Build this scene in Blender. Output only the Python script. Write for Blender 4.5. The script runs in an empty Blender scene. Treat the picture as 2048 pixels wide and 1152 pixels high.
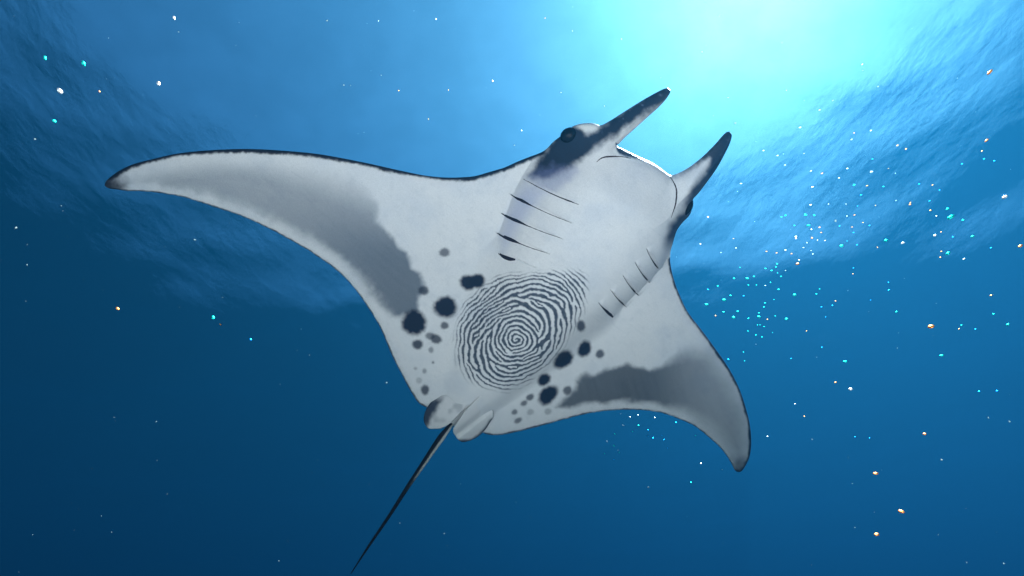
import bpy, math, random
import numpy as np
from mathutils import Vector, Matrix
from mathutils.geometry import delaunay_2d_cdt

sc = bpy.context.scene
COL = sc.collection
RNG = np.random.default_rng(7)

# ------------------------------------------------------------------ camera
PITCH = math.radians(41.0)
FPX, CX, CY = 1024.0, 1024.0, 576.0            # photograph: 2048 x 1152, 18 mm lens
cam_d = bpy.data.cameras.new('camera')
cam_d.sensor_width = 36.0
cam_d.lens = 18.0
cam_d.clip_start, cam_d.clip_end = 0.05, 2000.0
cam = bpy.data.objects.new('camera', cam_d)
COL.objects.link(cam)
cam.location = (0, 0, 0)
cam.rotation_euler = (math.radians(90) + PITCH, 0, 0)
sc.camera = cam

# ------------------------------------------------------------------ light
SUN = Vector((0.369, 0.281, 0.886)).normalized()       # direction towards the sun, seen from under water
ELEV = math.asin(SUN.z)
AZIM = math.atan2(SUN.x, SUN.y)
world = bpy.data.worlds.new('World')
sc.world = world
world.use_nodes = True
wn = world.node_tree
wn.nodes.clear()
w_out = wn.nodes.new('ShaderNodeOutputWorld')
w_bg = wn.nodes.new('ShaderNodeBackground')
w_sky = wn.nodes.new('ShaderNodeTexSky')
w_sky.sky_type = 'NISHITA'
w_sky.sun_disc = False
w_sky.ozone_density = 2.5
w_sky.dust_density = 0.50
w_sky.air_density = 0.25
w_sky.sun_elevation = ELEV
w_sky.sun_rotation = AZIM
w_bg.inputs['Strength'].default_value = 0.05
w_tint = wn.nodes.new('ShaderNodeMix'); w_tint.data_type = 'RGBA'; w_tint.blend_type = 'MULTIPLY'
w_tint.inputs['Factor'].default_value = 1.0
w_tint.inputs['B'].default_value = (0.46, 1.09, 1.06, 1)          # clear tropical sky
wn.links.new(w_sky.outputs[0], w_tint.inputs['A'])
wn.links.new(w_tint.outputs['Result'], w_bg.inputs['Color'])
wn.links.new(w_bg.outputs[0], w_out.inputs['Surface'])

sun_d = bpy.data.lights.new('sun', 'SUN')
sun_d.energy = 5.0
sun_d.angle = math.radians(0.5)
sun_d.color = (1.0, 0.96, 0.90)
sun = bpy.data.objects.new('sun', sun_d)
COL.objects.link(sun)
sun.rotation_euler = (-SUN).to_track_quat('-Z', 'Y').to_euler()

vs = sc.view_settings
vs.view_transform = 'Standard'
vs.look = 'None'
vs.gamma = 1.0
vs.use_curve_mapping = False
vs.exposure = 3.62

cy = sc.cycles
cy.use_denoising = True
cy.denoiser = 'OPENIMAGEDENOISE'
cy.max_bounces = 8
cy.diffuse_bounces = 3
cy.glossy_bounces = 3
cy.transparent_max_bounces = 8
cy.volume_bounces = 1
cy.use_adaptive_sampling = False

SURFACE_Z = 15.0
BED_Z = -0.6          # unseen sandy ledge, added under the camera for bounce light
DEEP_Z = -16.0        # the slope falls away ahead

# ------------------------------------------------------------------ helpers
def material(name):
    m = bpy.data.materials.new(name)
    m.use_nodes = True
    nt = m.node_tree
    nt.nodes.clear()
    out = nt.nodes.new('ShaderNodeOutputMaterial')
    return m, nt, out

def mesh_from(name, verts, faces, mat, smooth=True):
    verts = np.ascontiguousarray(verts, dtype=np.float32)
    faces = np.ascontiguousarray(faces, dtype=np.int32)
    me = bpy.data.meshes.new(name)
    k = faces.shape[1]
    me.vertices.add(len(verts))
    me.vertices.foreach_set('co', verts.ravel())
    me.loops.add(faces.size)
    me.loops.foreach_set('vertex_index', faces.ravel())
    me.polygons.add(len(faces))
    me.polygons.foreach_set('loop_start', np.arange(0, faces.size, k, dtype=np.int32))
    me.polygons.foreach_set('loop_total', np.full(len(faces), k, dtype=np.int32))
    if smooth:
        me.polygons.foreach_set('use_smooth', np.ones(len(faces), dtype=bool))
    me.update(calc_edges=True)
    me.validate()
    if mat:
        me.materials.append(mat)
    return me

def link(name, data, parent=None):
    o = bpy.data.objects.new(name, data)
    COL.objects.link(o)
    if parent:
        o.parent = parent
    return o

def sstep(x, lo, hi):
    t = np.clip((x - lo) / (hi - lo), 0, 1)
    return t * t * (3 - 2 * t)

def vnoise(x, y, seed=0):
    xi = np.floor(x).astype(np.int64)
    yi = np.floor(y).astype(np.int64)
    fx, fy = x - xi, y - yi
    fx = fx * fx * (3 - 2 * fx)
    fy = fy * fy * (3 - 2 * fy)
    def h(a, b):
        v = (a * 374761393 + b * 668265263 + seed * 974634721) & 0x7fffffff
        v = ((v ^ (v >> 13)) * 1274126177) & 0x7fffffff
        v = v ^ (v >> 16)
        return (v & 0xffff) / 65535.0
    return (h(xi, yi) * (1 - fx) + h(xi + 1, yi) * fx) * (1 - fy) + (h(xi, yi + 1) * (1 - fx) + h(xi + 1, yi + 1) * fx) * fy

def fbm(x, y, oct=3, seed=0):
    s, a, t = 0.0, 0.5, 0.0
    for i in range(oct):
        s = s + a * vnoise(x * 2 ** i, y * 2 ** i, seed + i * 17)
        t += a
        a *= 0.55
    return s / t * 2 - 1

# ------------------------------------------------------------------ water surface
def warped_axis(n, ext, p):
    s = np.linspace(-1, 1, n)
    return np.sign(s) * np.abs(s) ** p * ext

def sheet(nx, ny, xs, ys, zfun):
    X, Y = np.meshgrid(xs, ys)
    Z = zfun(X, Y)
    v = np.stack([X.ravel(), Y.ravel(), Z.ravel()], 1)
    i = np.arange(nx * ny).reshape(ny, nx)
    f = np.stack([i[:-1, :-1].ravel(), i[:-1, 1:].ravel(), i[1:, 1:].ravel(), i[1:, :-1].ravel()], 1)
    return v, f

WAVES = []
_wr = np.random.default_rng(11)
for k in range(34):
    lam = 2.1 * (9.0 ** (k / 33.0))
    ang = math.radians(55) + _wr.normal(0, 0.75)
    WAVES.append((math.cos(ang) * 2 * math.pi / lam, math.sin(ang) * 2 * math.pi / lam, 0.0023 * lam, _wr.uniform(0, 6.28)))

def wave_z(X, Y):
    Xw = X + 0.5 * fbm(X * 0.35, Y * 0.35, 2, 3)
    Yw = Y + 0.5 * fbm(X * 0.35 + 9, Y * 0.35 + 4, 2, 5)
    z = np.zeros_like(X)
    for kx, ky, a, p in WAVES:
        s = np.sin(kx * Xw + ky * Yw + p)
        z += a * s
    return SURFACE_Z + z

m_surf, nt, out = material('rippled_water_surface')
# ripples finer than the mesh tilt the surface every way: average the Fresnel term over them
n_frs = []
for ior in (1.24, 1.285, 1.333, 1.385, 1.44):
    n_ = nt.nodes.new('ShaderNodeFresnel'); n_.inputs['IOR'].default_value = ior
    n_frs.append(n_)
n_tr = nt.nodes.new('ShaderNodeBsdfTransparent')
n_gl = nt.nodes.new('ShaderNodeBsdfGlossy'); n_gl.inputs['Roughness'].default_value = 0.10
n_mx = nt.nodes.new('ShaderNodeMixShader')
n_tc = nt.nodes.new('ShaderNodeTexCoord')
n_mp = nt.nodes.new('ShaderNodeMapping'); n_mp.inputs['Rotation'].default_value = (0, 0, math.radians(55)); n_mp.inputs['Scale'].default_value = (1.3, 0.85, 1)
n_no = nt.nodes.new('ShaderNodeTexNoise'); n_no.inputs['Scale'].default_value = 0.7; n_no.inputs['Detail'].default_value = 4.0; n_no.inputs['Roughness'].default_value = 0.5
n_bp = nt.nodes.new('ShaderNodeBump'); n_bp.inputs['Strength'].default_value = 1.0; n_bp.inputs['Distance'].default_value = 0.055
nt.links.new(n_tc.outputs['Object'], n_mp.inputs['Vector'])
nt.links.new(n_mp.outputs[0], n_no.inputs['Vector'])
nt.links.new(n_no.outputs[0], n_bp.inputs['Height'])
# noise tint of the transmission stands for light gathered by waves
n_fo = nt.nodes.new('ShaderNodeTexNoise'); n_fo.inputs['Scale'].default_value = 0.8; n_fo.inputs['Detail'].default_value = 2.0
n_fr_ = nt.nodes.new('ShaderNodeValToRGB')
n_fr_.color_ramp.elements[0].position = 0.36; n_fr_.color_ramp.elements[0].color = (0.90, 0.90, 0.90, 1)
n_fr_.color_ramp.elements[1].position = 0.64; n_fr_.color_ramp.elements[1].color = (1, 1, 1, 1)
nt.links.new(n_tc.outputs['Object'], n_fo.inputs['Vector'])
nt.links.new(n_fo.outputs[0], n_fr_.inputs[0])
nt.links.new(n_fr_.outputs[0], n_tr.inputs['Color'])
acc = None
for n_ in n_frs:
    nt.links.new(n_bp.outputs[0], n_.inputs['Normal'])
    ma = nt.nodes.new('ShaderNodeMath'); ma.operation = 'MULTIPLY_ADD'; ma.inputs[1].default_value = 1 / len(n_frs)
    nt.links.new(n_.outputs[0], ma.inputs[0])
    if acc is None:
        ma.inputs[2].default_value = 0.0
    else:
        nt.links.new(acc.outputs[0], ma.inputs[2])
    acc = ma
nt.links.new(n_bp.outputs[0], n_gl.inputs['Normal'])
nt.links.new(acc.outputs[0], n_mx.inputs['Fac'])
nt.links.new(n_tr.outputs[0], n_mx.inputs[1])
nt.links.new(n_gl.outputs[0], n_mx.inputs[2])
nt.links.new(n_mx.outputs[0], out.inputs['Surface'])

xs = warped_axis(420, 150.0, 2.0)
v, f = sheet(420, 420, xs, xs, wave_z)
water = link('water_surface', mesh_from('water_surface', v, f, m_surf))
water['kind'] = 'structure'

# ------------------------------------------------------------------ seabed (unseen below the frame, added to throw light up on to the belly)
m_sand, nt, out = material('bounce_sand_rubble')
p = nt.nodes.new('ShaderNodeBsdfPrincipled'); p.inputs['Roughness'].default_value = 0.95
no = nt.nodes.new('ShaderNodeTexNoise'); no.inputs['Scale'].default_value = 0.6; no.inputs['Detail'].default_value = 8
cr = nt.nodes.new('ShaderNodeValToRGB')
cr.color_ramp.elements[0].color = (0.72, 0.62, 0.54, 1)
cr.color_ramp.elements[1].color = (0.88, 0.80, 0.72, 1)
nt.links.new(no.outputs[0], cr.inputs[0])
# pale sand pocket in dark rubble, added so bounced light fades from the head
geo = nt.nodes.new('ShaderNodeTexCoord')
sub = nt.nodes.new('ShaderNodeVectorMath'); sub.operation = 'DISTANCE'; sub.inputs[1].default_value = (0.0, -0.6, BED_Z)
n2 = nt.nodes.new('ShaderNodeTexNoise'); n2.inputs['Scale'].default_value = 1.1; n2.inputs['Detail'].default_value = 6
ad = nt.nodes.new('ShaderNodeMath'); ad.operation = 'MULTIPLY_ADD'; ad.inputs[1].default_value = 1.6
mr = nt.nodes.new('ShaderNodeMapRange'); mr.inputs['From Min'].default_value = 2.35; mr.inputs['From Max'].default_value = 2.7
n3 = nt.nodes.new('ShaderNodeTexNoise'); n3.inputs['Scale'].default_value = 5.0; n3.inputs['Detail'].default_value = 8
c2 = nt.nodes.new('ShaderNodeValToRGB')
c2.color_ramp.elements[0].color = (0.015, 0.028, 0.024, 1)
c2.color_ramp.elements[1].color = (0.06, 0.065, 0.055, 1)
mxc = nt.nodes.new('ShaderNodeMix'); mxc.data_type = 'RGBA'
for n_ in (no, n2, n3):
    nt.links.new(geo.outputs['Object'], n_.inputs['Vector'])
nt.links.new(geo.outputs['Object'], sub.inputs[0])
nt.links.new(n2.outputs[0], ad.inputs[0]); nt.links.new(sub.outputs['Value'], ad.inputs[2])
nt.links.new(ad.outputs[0], mr.inputs['Value'])
nt.links.new(n3.outputs[0], c2.inputs[0])
nt.links.new(mr.outputs[0], mxc.inputs['Factor'])
nt.links.new(cr.outputs[0], mxc.inputs['A']); nt.links.new(c2.outputs[0], mxc.inputs['B'])
nt.links.new(mxc.outputs['Result'], p.inputs['Base Color'])
nt.links.new(p.outputs[0], out.inputs['Surface'])
def bed_z(X, Y):
    edge = 1.0 - 0.45 * X + 0.9 * fbm(X * 0.4, Y * 0.4, 2, 31)          # line where the ledge breaks off
    far = np.hypot(X, Y + 2.0)
    drop = sstep(np.maximum(Y - edge, far - 9.0), 0.0, 14.0)
    return BED_Z + (DEEP_Z - BED_Z) * drop + 0.12 * fbm(X * 0.3, Y * 0.3, 3, 21) + 0.02 * np.sin(X * 9 + 2 * fbm(X, Y, 2, 8))
xb = warped_axis(220, 150.0, 2.2)
v, f = sheet(220, 220, xb, xb, bed_z)
bed = link('bounce_seabed', mesh_from('bounce_seabed', v, f, m_sand))
bed['kind'] = 'structure'

# ------------------------------------------------------------------ the water itself: one even volume
m_haze, nt, out = material('clear_blue_sea_water')
pv = nt.nodes.new('ShaderNodeVolumePrincipled')
SIG_S = (0.0000, 0.00142, 0.00290)        # scattering per metre
SIG_A = (0.0650, 0.0525, 0.0410)        # absorption per metre
DENS = 0.12
pv.inputs['Density'].default_value = DENS
_c = [q / DENS for q in SIG_S]
pv.inputs['Color'].default_value = (*_c, 1)
pv.inputs['Absorption Color'].default_value = (*[(1 - q / DENS / (1 - c)) ** 2 for q, c in zip(SIG_A, _c)], 1)
pv.inputs['Anisotropy'].default_value = 0.54
pv.inputs['Density Attribute'].default_value = ''
pv.inputs['Color Attribute'].default_value = ''
pv.inputs['Temperature Attribute'].default_value = ''
# suspended particles throw a narrow white glow round the sun
ps = nt.nodes.new('ShaderNodeVolumeScatter')
ps.inputs['Color'].default_value = (1.0, 0.40, 0.30, 1)
ps.inputs['Density'].default_value = 0.00010
ps.inputs['Anisotropy'].default_value = 0.95
sm = nt.nodes.new('ShaderNodeAddShader')
nt.links.new(pv.outputs[0], sm.inputs[0]); nt.links.new(ps.outputs[0], sm.inputs[1])
nt.links.new(sm.outputs[0], out.inputs['Volume'])
X0, Z0, Z1 = 151.0, DEEP_Z - 1.2, SURFACE_Z + 0.45
bv = np.array([(sx * X0, sy * X0, z) for z in (Z0, Z1) for sy in (-1, 1) for sx in (-1, 1)])
bf = np.array([(0, 2, 3, 1), (4, 5, 7, 6), (0, 1, 5, 4), (2, 6, 7, 3), (0, 4, 6, 2), (1, 3, 7, 5)])
haze = link('haze', mesh_from('haze', bv, bf, m_haze, smooth=False))
haze['kind'] = 'stuff'

# ------------------------------------------------------------------ manta ray: pose
# camera axes used below: x right, y up, z forward
def cam_to_world(P):
    P = np.asarray(P, float)
    s, c = math.sin(PITCH), math.cos(PITCH)
    return np.stack([P[..., 0], -s * P[..., 1] + c * P[..., 2], c * P[..., 1] + s * P[..., 2]], -1)

F_ = np.array([0.52667358, 0.77056917, -0.35894024])      # head direction
R_ = np.array([0.84651835, -0.43688026, 0.3042077])       # wing direction
N_ = np.array([0.07759917, -0.46406766, -0.88239423])     # belly direction
O_ = np.array([0.129, -0.054, 2.426])

def hmid(a, b):
    z = 0.17 * sstep(a, 0.66, 1.06) + 0.03 * sstep(a, 0.45, 0.75)
    z = z - 0.16 * (np.clip(np.abs(b) - 0.3, 0, None) / 1.5) ** 2          # wing tips raised, shaped to turn the right wing away from the light
    z = z + 0.012 * np.sin(b * 3.1 + 0.6) * np.clip((np.abs(b) - 0.4), 0, 1) * np.clip(0.2 - a, 0, 1)
    return z

def px_to_ab(px, py):
    """picture point -> (forward, sideways) on the ray's middle surface"""
    d = np.stack([(px - CX) / FPX, (CY - py) / FPX, np.ones_like(px)], -1)
    h = np.zeros_like(px)
    for _ in range(12):
        t = ((O_ + 0 * d) @ N_ + h) / (d @ N_)
        P = d * t[..., None] - O_
        a, b = P @ F_, P @ R_
        h = hmid(a, b)
    return a, b

def ab_to_cam(a, b, h):
    return O_ + a[..., None] * F_ + b[..., None] * R_ + h[..., None] * N_

def cam_to_px(P):
    return CX + FPX * P[..., 0] / P[..., 2], CY - FPX * P[..., 1] / P[..., 2]

root = link('manta_ray', None)
_o, _f, _r, _n = (cam_to_world(x) for x in (O_, F_, R_, N_))
_d = -_n
MW = Matrix(((_r[0], _f[0], _d[0], _o[0]), (_r[1], _f[1], _d[1], _o[1]), (_r[2], _f[2], _d[2], _o[2]), (0, 0, 0, 1)))
root.matrix_world = MW
root['label'] = 'large manta ray with white belly, dark spots and a fingerprint-like whorl, gliding overhead'
root['category'] = 'manta ray'

def local(a, b, h):
    """body frame: x sideways, y forward, z dorsal"""
    return np.stack([b, a, -h], -1)

# ------------------------------------------------------------------ outline (photograph pixels)
LEAD_L = [(209, 371), (211, 364), (219.5, 355), (241, 340), (265, 329), (310, 317), (350, 308), (393, 302.5), (447, 299), (502, 298), (575, 302), (636, 308), (696, 318.6), (742, 328), (800, 341), (850, 351), (890, 355), (925, 354.5), (950, 352), (982, 343), (1009, 335), (1031, 325), (1058, 314), (1084, 304)]
HEAD_L = [(1095, 296), (1106, 284), (1120, 273), (1128, 265), (1138, 257), (1152, 250), (1165, 247), (1181, 246), (1192, 248), (1200, 251), (1219, 242), (1246, 225), (1273, 208), (1300, 192), (1327, 178), (1336, 176), (1340.5, 180), (1337, 189), (1321, 209), (1300, 228), (1273, 252), (1251, 271), (1239, 283), (1233, 292)]
LIP = [(1240, 295), (1252, 301), (1269, 309.5), (1289, 318.5), (1308, 328), (1327, 341), (1339, 350)]
HEAD_R = [(1350, 349), (1362, 344), (1380.6, 333), (1407.5, 311.5), (1434, 284.5), (1450, 266.5), (1457, 262.5), (1462, 266), (1460.5, 279), (1450, 303), (1432, 336), (1413, 362.6), (1393, 388), (1385, 396), (1384, 408), (1381, 424), (1374, 434), (1366, 441), (1353, 458), (1346, 481), (1341, 502), (1340, 518)]
LEAD_R = [(1344, 545), (1352, 572), (1363, 599), (1372, 618), (1384, 636), (1400, 656), (1431, 698), (1459, 739), (1478, 776), (1492, 817), (1500, 851), (1502.5, 885), (1499, 914), (1490.6, 932.5), (1482, 943.5), (1472, 943)]
TRAIL_R = [(1464, 929), (1453, 910.6), (1437.5, 892), (1412.5, 870), (1387.5, 851), (1356, 837), (1325, 826), (1294, 821), (1256, 819), (1219, 820.6), (1178, 826), (1137.5, 835.6), (1100, 846), (1042, 861), (1003, 868.7), (983.5, 869.5), (968, 866)]
REAR = [(945, 852), (915, 850), (892, 843), (870, 826)]
TRAIL_L = [(852, 814), (838, 806), (822.6, 784), (803, 747), (783, 708), (770, 676), (757, 648), (739, 619), (720.7, 592), (696, 561.6), (666, 534), (635.6, 513), (605, 493), (575, 476.5), (544.5, 460), (508, 443), (477.7, 429.5), (438, 417), (399, 403.7), (362, 393), (316.7, 385.4), (283, 382), (256, 382), (235, 379), (219, 377)]

def resample(pts, step, closed=True):
    P = np.array(pts, float)
    n = len(P)
    segs = n if closed else n - 1
    dense = []
    for i in range(segs):
        if closed:
            p0, p1, p2, p3 = P[i - 1], P[i], P[(i + 1) % n], P[(i + 2) % n]
        else:
            p0, p1, p2, p3 = P[max(i - 1, 0)], P[i], P[i + 1], P[min(i + 2, n - 1)]
        t = np.linspace(0, 1, 24, endpoint=False)[:, None]
        dl = lambda u, v_: max(np.linalg.norm(u - v_) ** 0.5, 1e-3)
        t0, t1 = 0.0, dl(p0, p1)
        t2 = t1 + dl(p1, p2); t3 = t2 + dl(p2, p3)
        tt = t1 + t * (t2 - t1)
        A1 = (t1 - tt) / (t1 - t0) * p0 + (tt - t0) / (t1 - t0) * p1
        A2 = (t2 - tt) / (t2 - t1) * p1 + (tt - t1) / (t2 - t1) * p2
        A3 = (t3 - tt) / (t3 - t2) * p2 + (tt - t2) / (t3 - t2) * p3
        B1 = (t2 - tt) / (t2 - t0) * A1 + (tt - t0) / (t2 - t0) * A2
        B2 = (t3 - tt) / (t3 - t1) * A2 + (tt - t1) / (t3 - t1) * A3
        dense.append((t2 - tt) / (t2 - t1) * B1 + (tt - t1) / (t2 - t1) * B2)
    D = np.concatenate(dense + ([P[:1]] if closed else [P[-1:]]))
    L = np.concatenate([[0], np.cumsum(np.linalg.norm(np.diff(D, axis=0), axis=1))])
    m = max(int(round(L[-1] / step)), 4)
    s = np.linspace(0, L[-1], m, endpoint=not closed)
    return np.stack([np.interp(s, L, D[:, 0]), np.interp(s, L, D[:, 1])], 1)

def seg_dist(px, py, poly, closed=True):
    """unsigned distance of points to a polyline"""
    Q = np.asarray(poly, float)
    A = Q if closed else Q[:-1]
    B = np.roll(Q, -1, 0) if closed else Q[1:]
    best = np.full(px.shape, 1e18)
    for (ax, ay), (bx, by) in zip(A, B):
        dx, dy = bx - ax, by - ay
        t = np.clip(((px - ax) * dx + (py - ay) * dy) / (dx * dx + dy * dy + 1e-12), 0, 1)
        best = np.minimum(best, (px - ax - t * dx) ** 2 + (py - ay - t * dy) ** 2)
    return np.sqrt(best)

def inside(px, py, poly):
    Q = np.asarray(poly, float)
    c = np.zeros(px.shape, bool)
    for (ax, ay), (bx, by) in zip(Q, np.roll(Q, -1, 0)):
        if ay == by:
            continue
        c ^= ((ay > py) != (by > py)) & (px < (bx - ax) * (py - ay) / (by - ay) + ax)
    return c

def sdf(px, py, poly):
    """positive inside"""
    d = seg_dist(px, py, poly)
    return np.where(inside(px, py, poly), d, -d)

def triangulate(outline, grid):
    x0, y0 = outline.min(0); x1, y1 = outline.max(0)
    gx, gy = np.meshgrid(np.arange(x0, x1, grid), np.arange(y0, y1, grid * 0.866))
    gx = gx + (np.arange(gx.shape[0])[:, None] % 2) * grid * 0.5
    gx, gy = gx.ravel(), gy.ravel()
    k = sdf(gx, gy, outline) > grid * 0.55
    pts = np.concatenate([outline, np.stack([gx[k], gy[k]], 1)])
    n = len(outline)
    vo, eo, fo, *_ = delaunay_2d_cdt([Vector(p_) for p_ in pts], [(i, (i + 1) % n) for i in range(n)], [], 1, 1e-6)
    V = np.array([(p_.x, p_.y) for p_ in vo]); T = np.array(fo, dtype=np.int64)
    return V, T

def subdivide(V, T):
    E = np.sort(np.concatenate([T[:, [0, 1]], T[:, [1, 2]], T[:, [2, 0]]]), 1)
    U, inv = np.unique(E, axis=0, return_inverse=True)
    inv = inv.ravel()
    mid = (V[U[:, 0]] + V[U[:, 1]]) / 2
    n, m = len(V), len(T)
    a, b, c = inv[:m] + n, inv[m:2 * m] + n, inv[2 * m:] + n
    T2 = np.concatenate([np.stack([T[:, 0], a, c], 1), np.stack([T[:, 1], b, a], 1), np.stack([T[:, 2], c, b], 1), np.stack([a, b, c], 1)])
    return np.concatenate([V, mid]), T2

def boundary_mask(n, T):
    E = np.sort(np.concatenate([T[:, [0, 1]], T[:, [1, 2]], T[:, [2, 0]]]), 1)
    U, cnt = np.unique(E, axis=0, return_counts=True)
    bm = np.zeros(n, bool)
    bm[U[cnt == 1].ravel()] = True
    return bm

OUT = resample(LEAD_L + HEAD_L + LIP + HEAD_R + LEAD_R + TRAIL_R + REAR + TRAIL_L, 6.0)
# frayed, softly scalloped trailing margins
dt = np.minimum(seg_dist(OUT[:, 0], OUT[:, 1], TRAIL_L[3:-3], False), seg_dist(OUT[:, 0], OUT[:, 1], TRAIL_R[2:-4], False))
jit = 1.3 * (RNG.random(len(OUT)) - 0.5) * (dt < 3)
OUT[:, 1] += jit
PV, PT = triangulate(OUT, 7.0)
PV, PT = subdivide(PV, PT)
PV, PT = subdivide(PV, PT)
BND = boundary_mask(len(PV), PT)

A, B = px_to_ab(PV[:, 0], PV[:, 1])
oa, ob = px_to_ab(OUT[:, 0], OUT[:, 1])
DE = seg_dist(A, B, np.stack([oa, ob], 1))
DE[BND] = 0.0

def edge_profile(D, w):
    return np.sqrt(np.clip(1 - (1 - np.clip(D / w, 0, 1)) ** 2, 0, 1))

KA = np.array([-0.95, -0.85, -0.6, -0.2, 0.15, 0.45, 0.72, 0.85, 1.3])
KW = np.array([0.06, 0.08, 0.15, 0.25, 0.34, 0.40, 0.37, 0.32, 0.30])
KH = np.array([0.02, 0.03, 0.06, 0.12, 0.18, 0.20, 0.15, 0.10, 0.0])
KD = np.array([0.03, 0.06, 0.10, 0.17, 0.20, 0.19, 0.13, 0.07, 0.0])

GILLS_L = [((1047, 358), (1157, 409)), ((1020, 388), (1143.5, 446)), ((1002, 426), (1126, 478)), ((992, 465), (1100, 508)), ((997, 506), (1072, 536))]
GILLS_R = [((1318, 539), (1293, 497)), ((1299, 565), (1270, 524)), ((1277, 591), (1246, 551)), ((1253, 614), (1221, 579)), ((1227, 633), (1197, 605))]

def sinterp(x, xk, yk):
    g = np.linspace(xk[0], xk[-1], 400)
    y = np.interp(g, xk, yk)
    ker = np.hanning(61); ker /= ker.sum()
    y = np.convolve(np.pad(y, 30, mode='edge'), ker, 'valid')
    return np.interp(x, g, y)

def body_heights(a, b, D):
    w = sinterp(a, KA, KW)
    sharp = sstep(a, 0.02, 0.22) * (1 - sstep(a, 0.5, 0.8))
    u = np.abs(b) / w
    w = w * (1.25 - 0.25 * sharp)
    u = np.abs(b) / w
    core = np.clip(1 - u ** 2.3, 0, 1) ** (2.0 - 1.1 * sharp)
    core = core * edge_profile(D, 0.10 + 0.20 * sstep(a, 0.45, 0.75))
    span = np.clip(np.abs(b) / 1.8, 0, 1)
    wing = (0.052 * (1 - 0.72 * span)) * edge_profile(D, 0.34 * (1 - 0.5 * span) + 0.02)
    hv = wing + sinterp(a, KA, KH) * core
    cd = np.exp(-(np.abs(b) / (w * 1.25)) ** 2) * edge_profile(D, 0.42) ** 1.6
    hd = wing * 0.8 + sinterp(a, KA, KD) * cd
    return hv, hd

HV, HD = body_heights(A, B, DE)
HM = hmid(A, B)
# project the belly once to know where each point of it lies in the photograph
QX, QY = cam_to_px(ab_to_cam(A, B, HM + HV))
# gill covers: each one overlaps the slit behind it like a shingle
def gill_relief(QX, QY):
    r = np.zeros_like(QX)
    for gl in (GILLS_L, GILLS_R):
        for (ox, oy), (ix, iy) in gl:
            dx, dy = ix - ox, iy - oy
            L = math.hypot(dx, dy); dx, dy = dx / L, dy / L
            t = ((QX - ox) * dx + (QY - oy) * dy) / L
            s = (QX - ox) * dy - (QY - oy) * dx            # side of the slit
            if gl is GILLS_R: s = -s
            s = s - 3.5 * np.sin(np.clip(t, 0, 1) * math.pi) * (1 if gl is GILLS_L else 0.6)
            m = sstep(t, -0.04, 0.1) * (1 - sstep(t, 0.85, 1.05))
            # raised lip in front of the slit that falls away behind it
            r += m * 0.014 * np.where(s > 0, np.exp(-s / 9.0), -0.55 * np.exp(s / 2.5))
    return r
GREL = gill_relief(QX, QY)
HV = HV + np.where(BND, 0, GREL)

# ------------------------------------------------------------------ belly markings
def noise_px(s, o=3, seed=0):
    return fbm(QX / s, QY / s, o, seed)

WHITE = np.array([0.735, 0.72, 0.715])
GREY = np.array([0.105, 0.140, 0.185])
NAVY = np.array([0.017, 0.032, 0.060])
INK = np.array([0.016, 0.022, 0.036])
col = np.tile(WHITE, (len(QX), 1))

def lay(mask, c):
    global col
    m = np.clip(mask, 0, 1)[:, None]
    col = col * (1 - m) + np.asarray(c) * m

# soft mottling of the white skin
lay(0.24 * sstep(noise_px(70, 4, 1), -0.1, 0.7), (0.44, 0.50, 0.60))
lay(0.16 * sstep(noise_px(16, 3, 2), 0.0, 0.8), (0.45, 0.47, 0.52))

# fine scratches and pores
scr = fbm((QX * 0.8 + QY * 0.6) / 46, (QX * 0.6 - QY * 0.8) / 2.6, 2, 201)
lay(0.24 * sstep(scr, 0.45, 0.8), (0.50, 0.52, 0.56))
lay(0.12 * sstep(noise_px(5, 2, 202), 0.35, 0.8), (0.42, 0.45, 0.50))
lay(0.14 * sstep(noise_px(130, 3, 203), -0.2, 0.6), (0.50, 0.56, 0.66))
# grey bands of the wings
BAND_L = [(225, 352), (300, 326), (420, 312), (560, 318), (680, 335), (735, 372), (758, 407), (756, 442), (775, 461), (790, 474), (800, 490), (817, 503), (823, 522), (825, 536), (842, 545), (848, 563), (855, 584), (842, 598), (836, 622), (812, 634), (790, 640), (768, 626), (742, 596), (700, 552), (640, 500), (560, 452), (470, 412), (380, 390), (300, 378), (240, 376)]
sb = sdf(QX, QY, BAND_L) + 9 * noise_px(26, 3, 5)
lead = seg_dist(QX, QY, LEAD_L, False)
trail = seg_dist(QX, QY, TRAIL_L, False)
inner = sstep(QX, 430, 800)
softness = 26 - 17 * sstep(QX, 640, 800)
strength = 0.56 + 0.37 * inner * sstep(lead, 40, 190)
mL = sstep(sb, -softness * 0.6, softness) * strength * sstep(lead, 6, 60 + 60 * inner) * (0.25 + 0.75 * sstep(trail + 7 * noise_px(12, 3, 6), 6, 20 + 26 * inner))
streak = fbm((QX * 0.75 + QY * 0.66) / 60, (QX * 0.66 - QY * 0.75) / 7, 3, 9)
lay(mL * (0.97 + 0.03 * streak), GREY)
BAND_R = [(1112, 815), (1135, 792), (1147, 776), (1150, 760), (1172, 748), (1203, 745), (1231, 734), (1262, 729), (1300, 739), (1325, 729), (1360, 706), (1418, 704), (1462, 762), (1494, 845), (1500, 920), (1480, 944), (1450, 896), (1415, 860), (1370, 826), (1310, 808), (1250, 804), (1190, 808), (1140, 818)]
sb = sdf(QX, QY, BAND_R) + 7 * noise_px(22, 3, 15)
outer = sstep(QX, 1290, 1440)
mR = sstep(sb, -6 - 22 * outer, 9 + 26 * outer) * (0.92 - 0.36 * outer)
streak = fbm((QX * 0.3 + QY * 0.9) / 60, (QX * 0.9 - QY * 0.3) / 8, 3, 19)
lay(mR * (0.97 + 0.03 * streak), GREY * 0.6)

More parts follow.
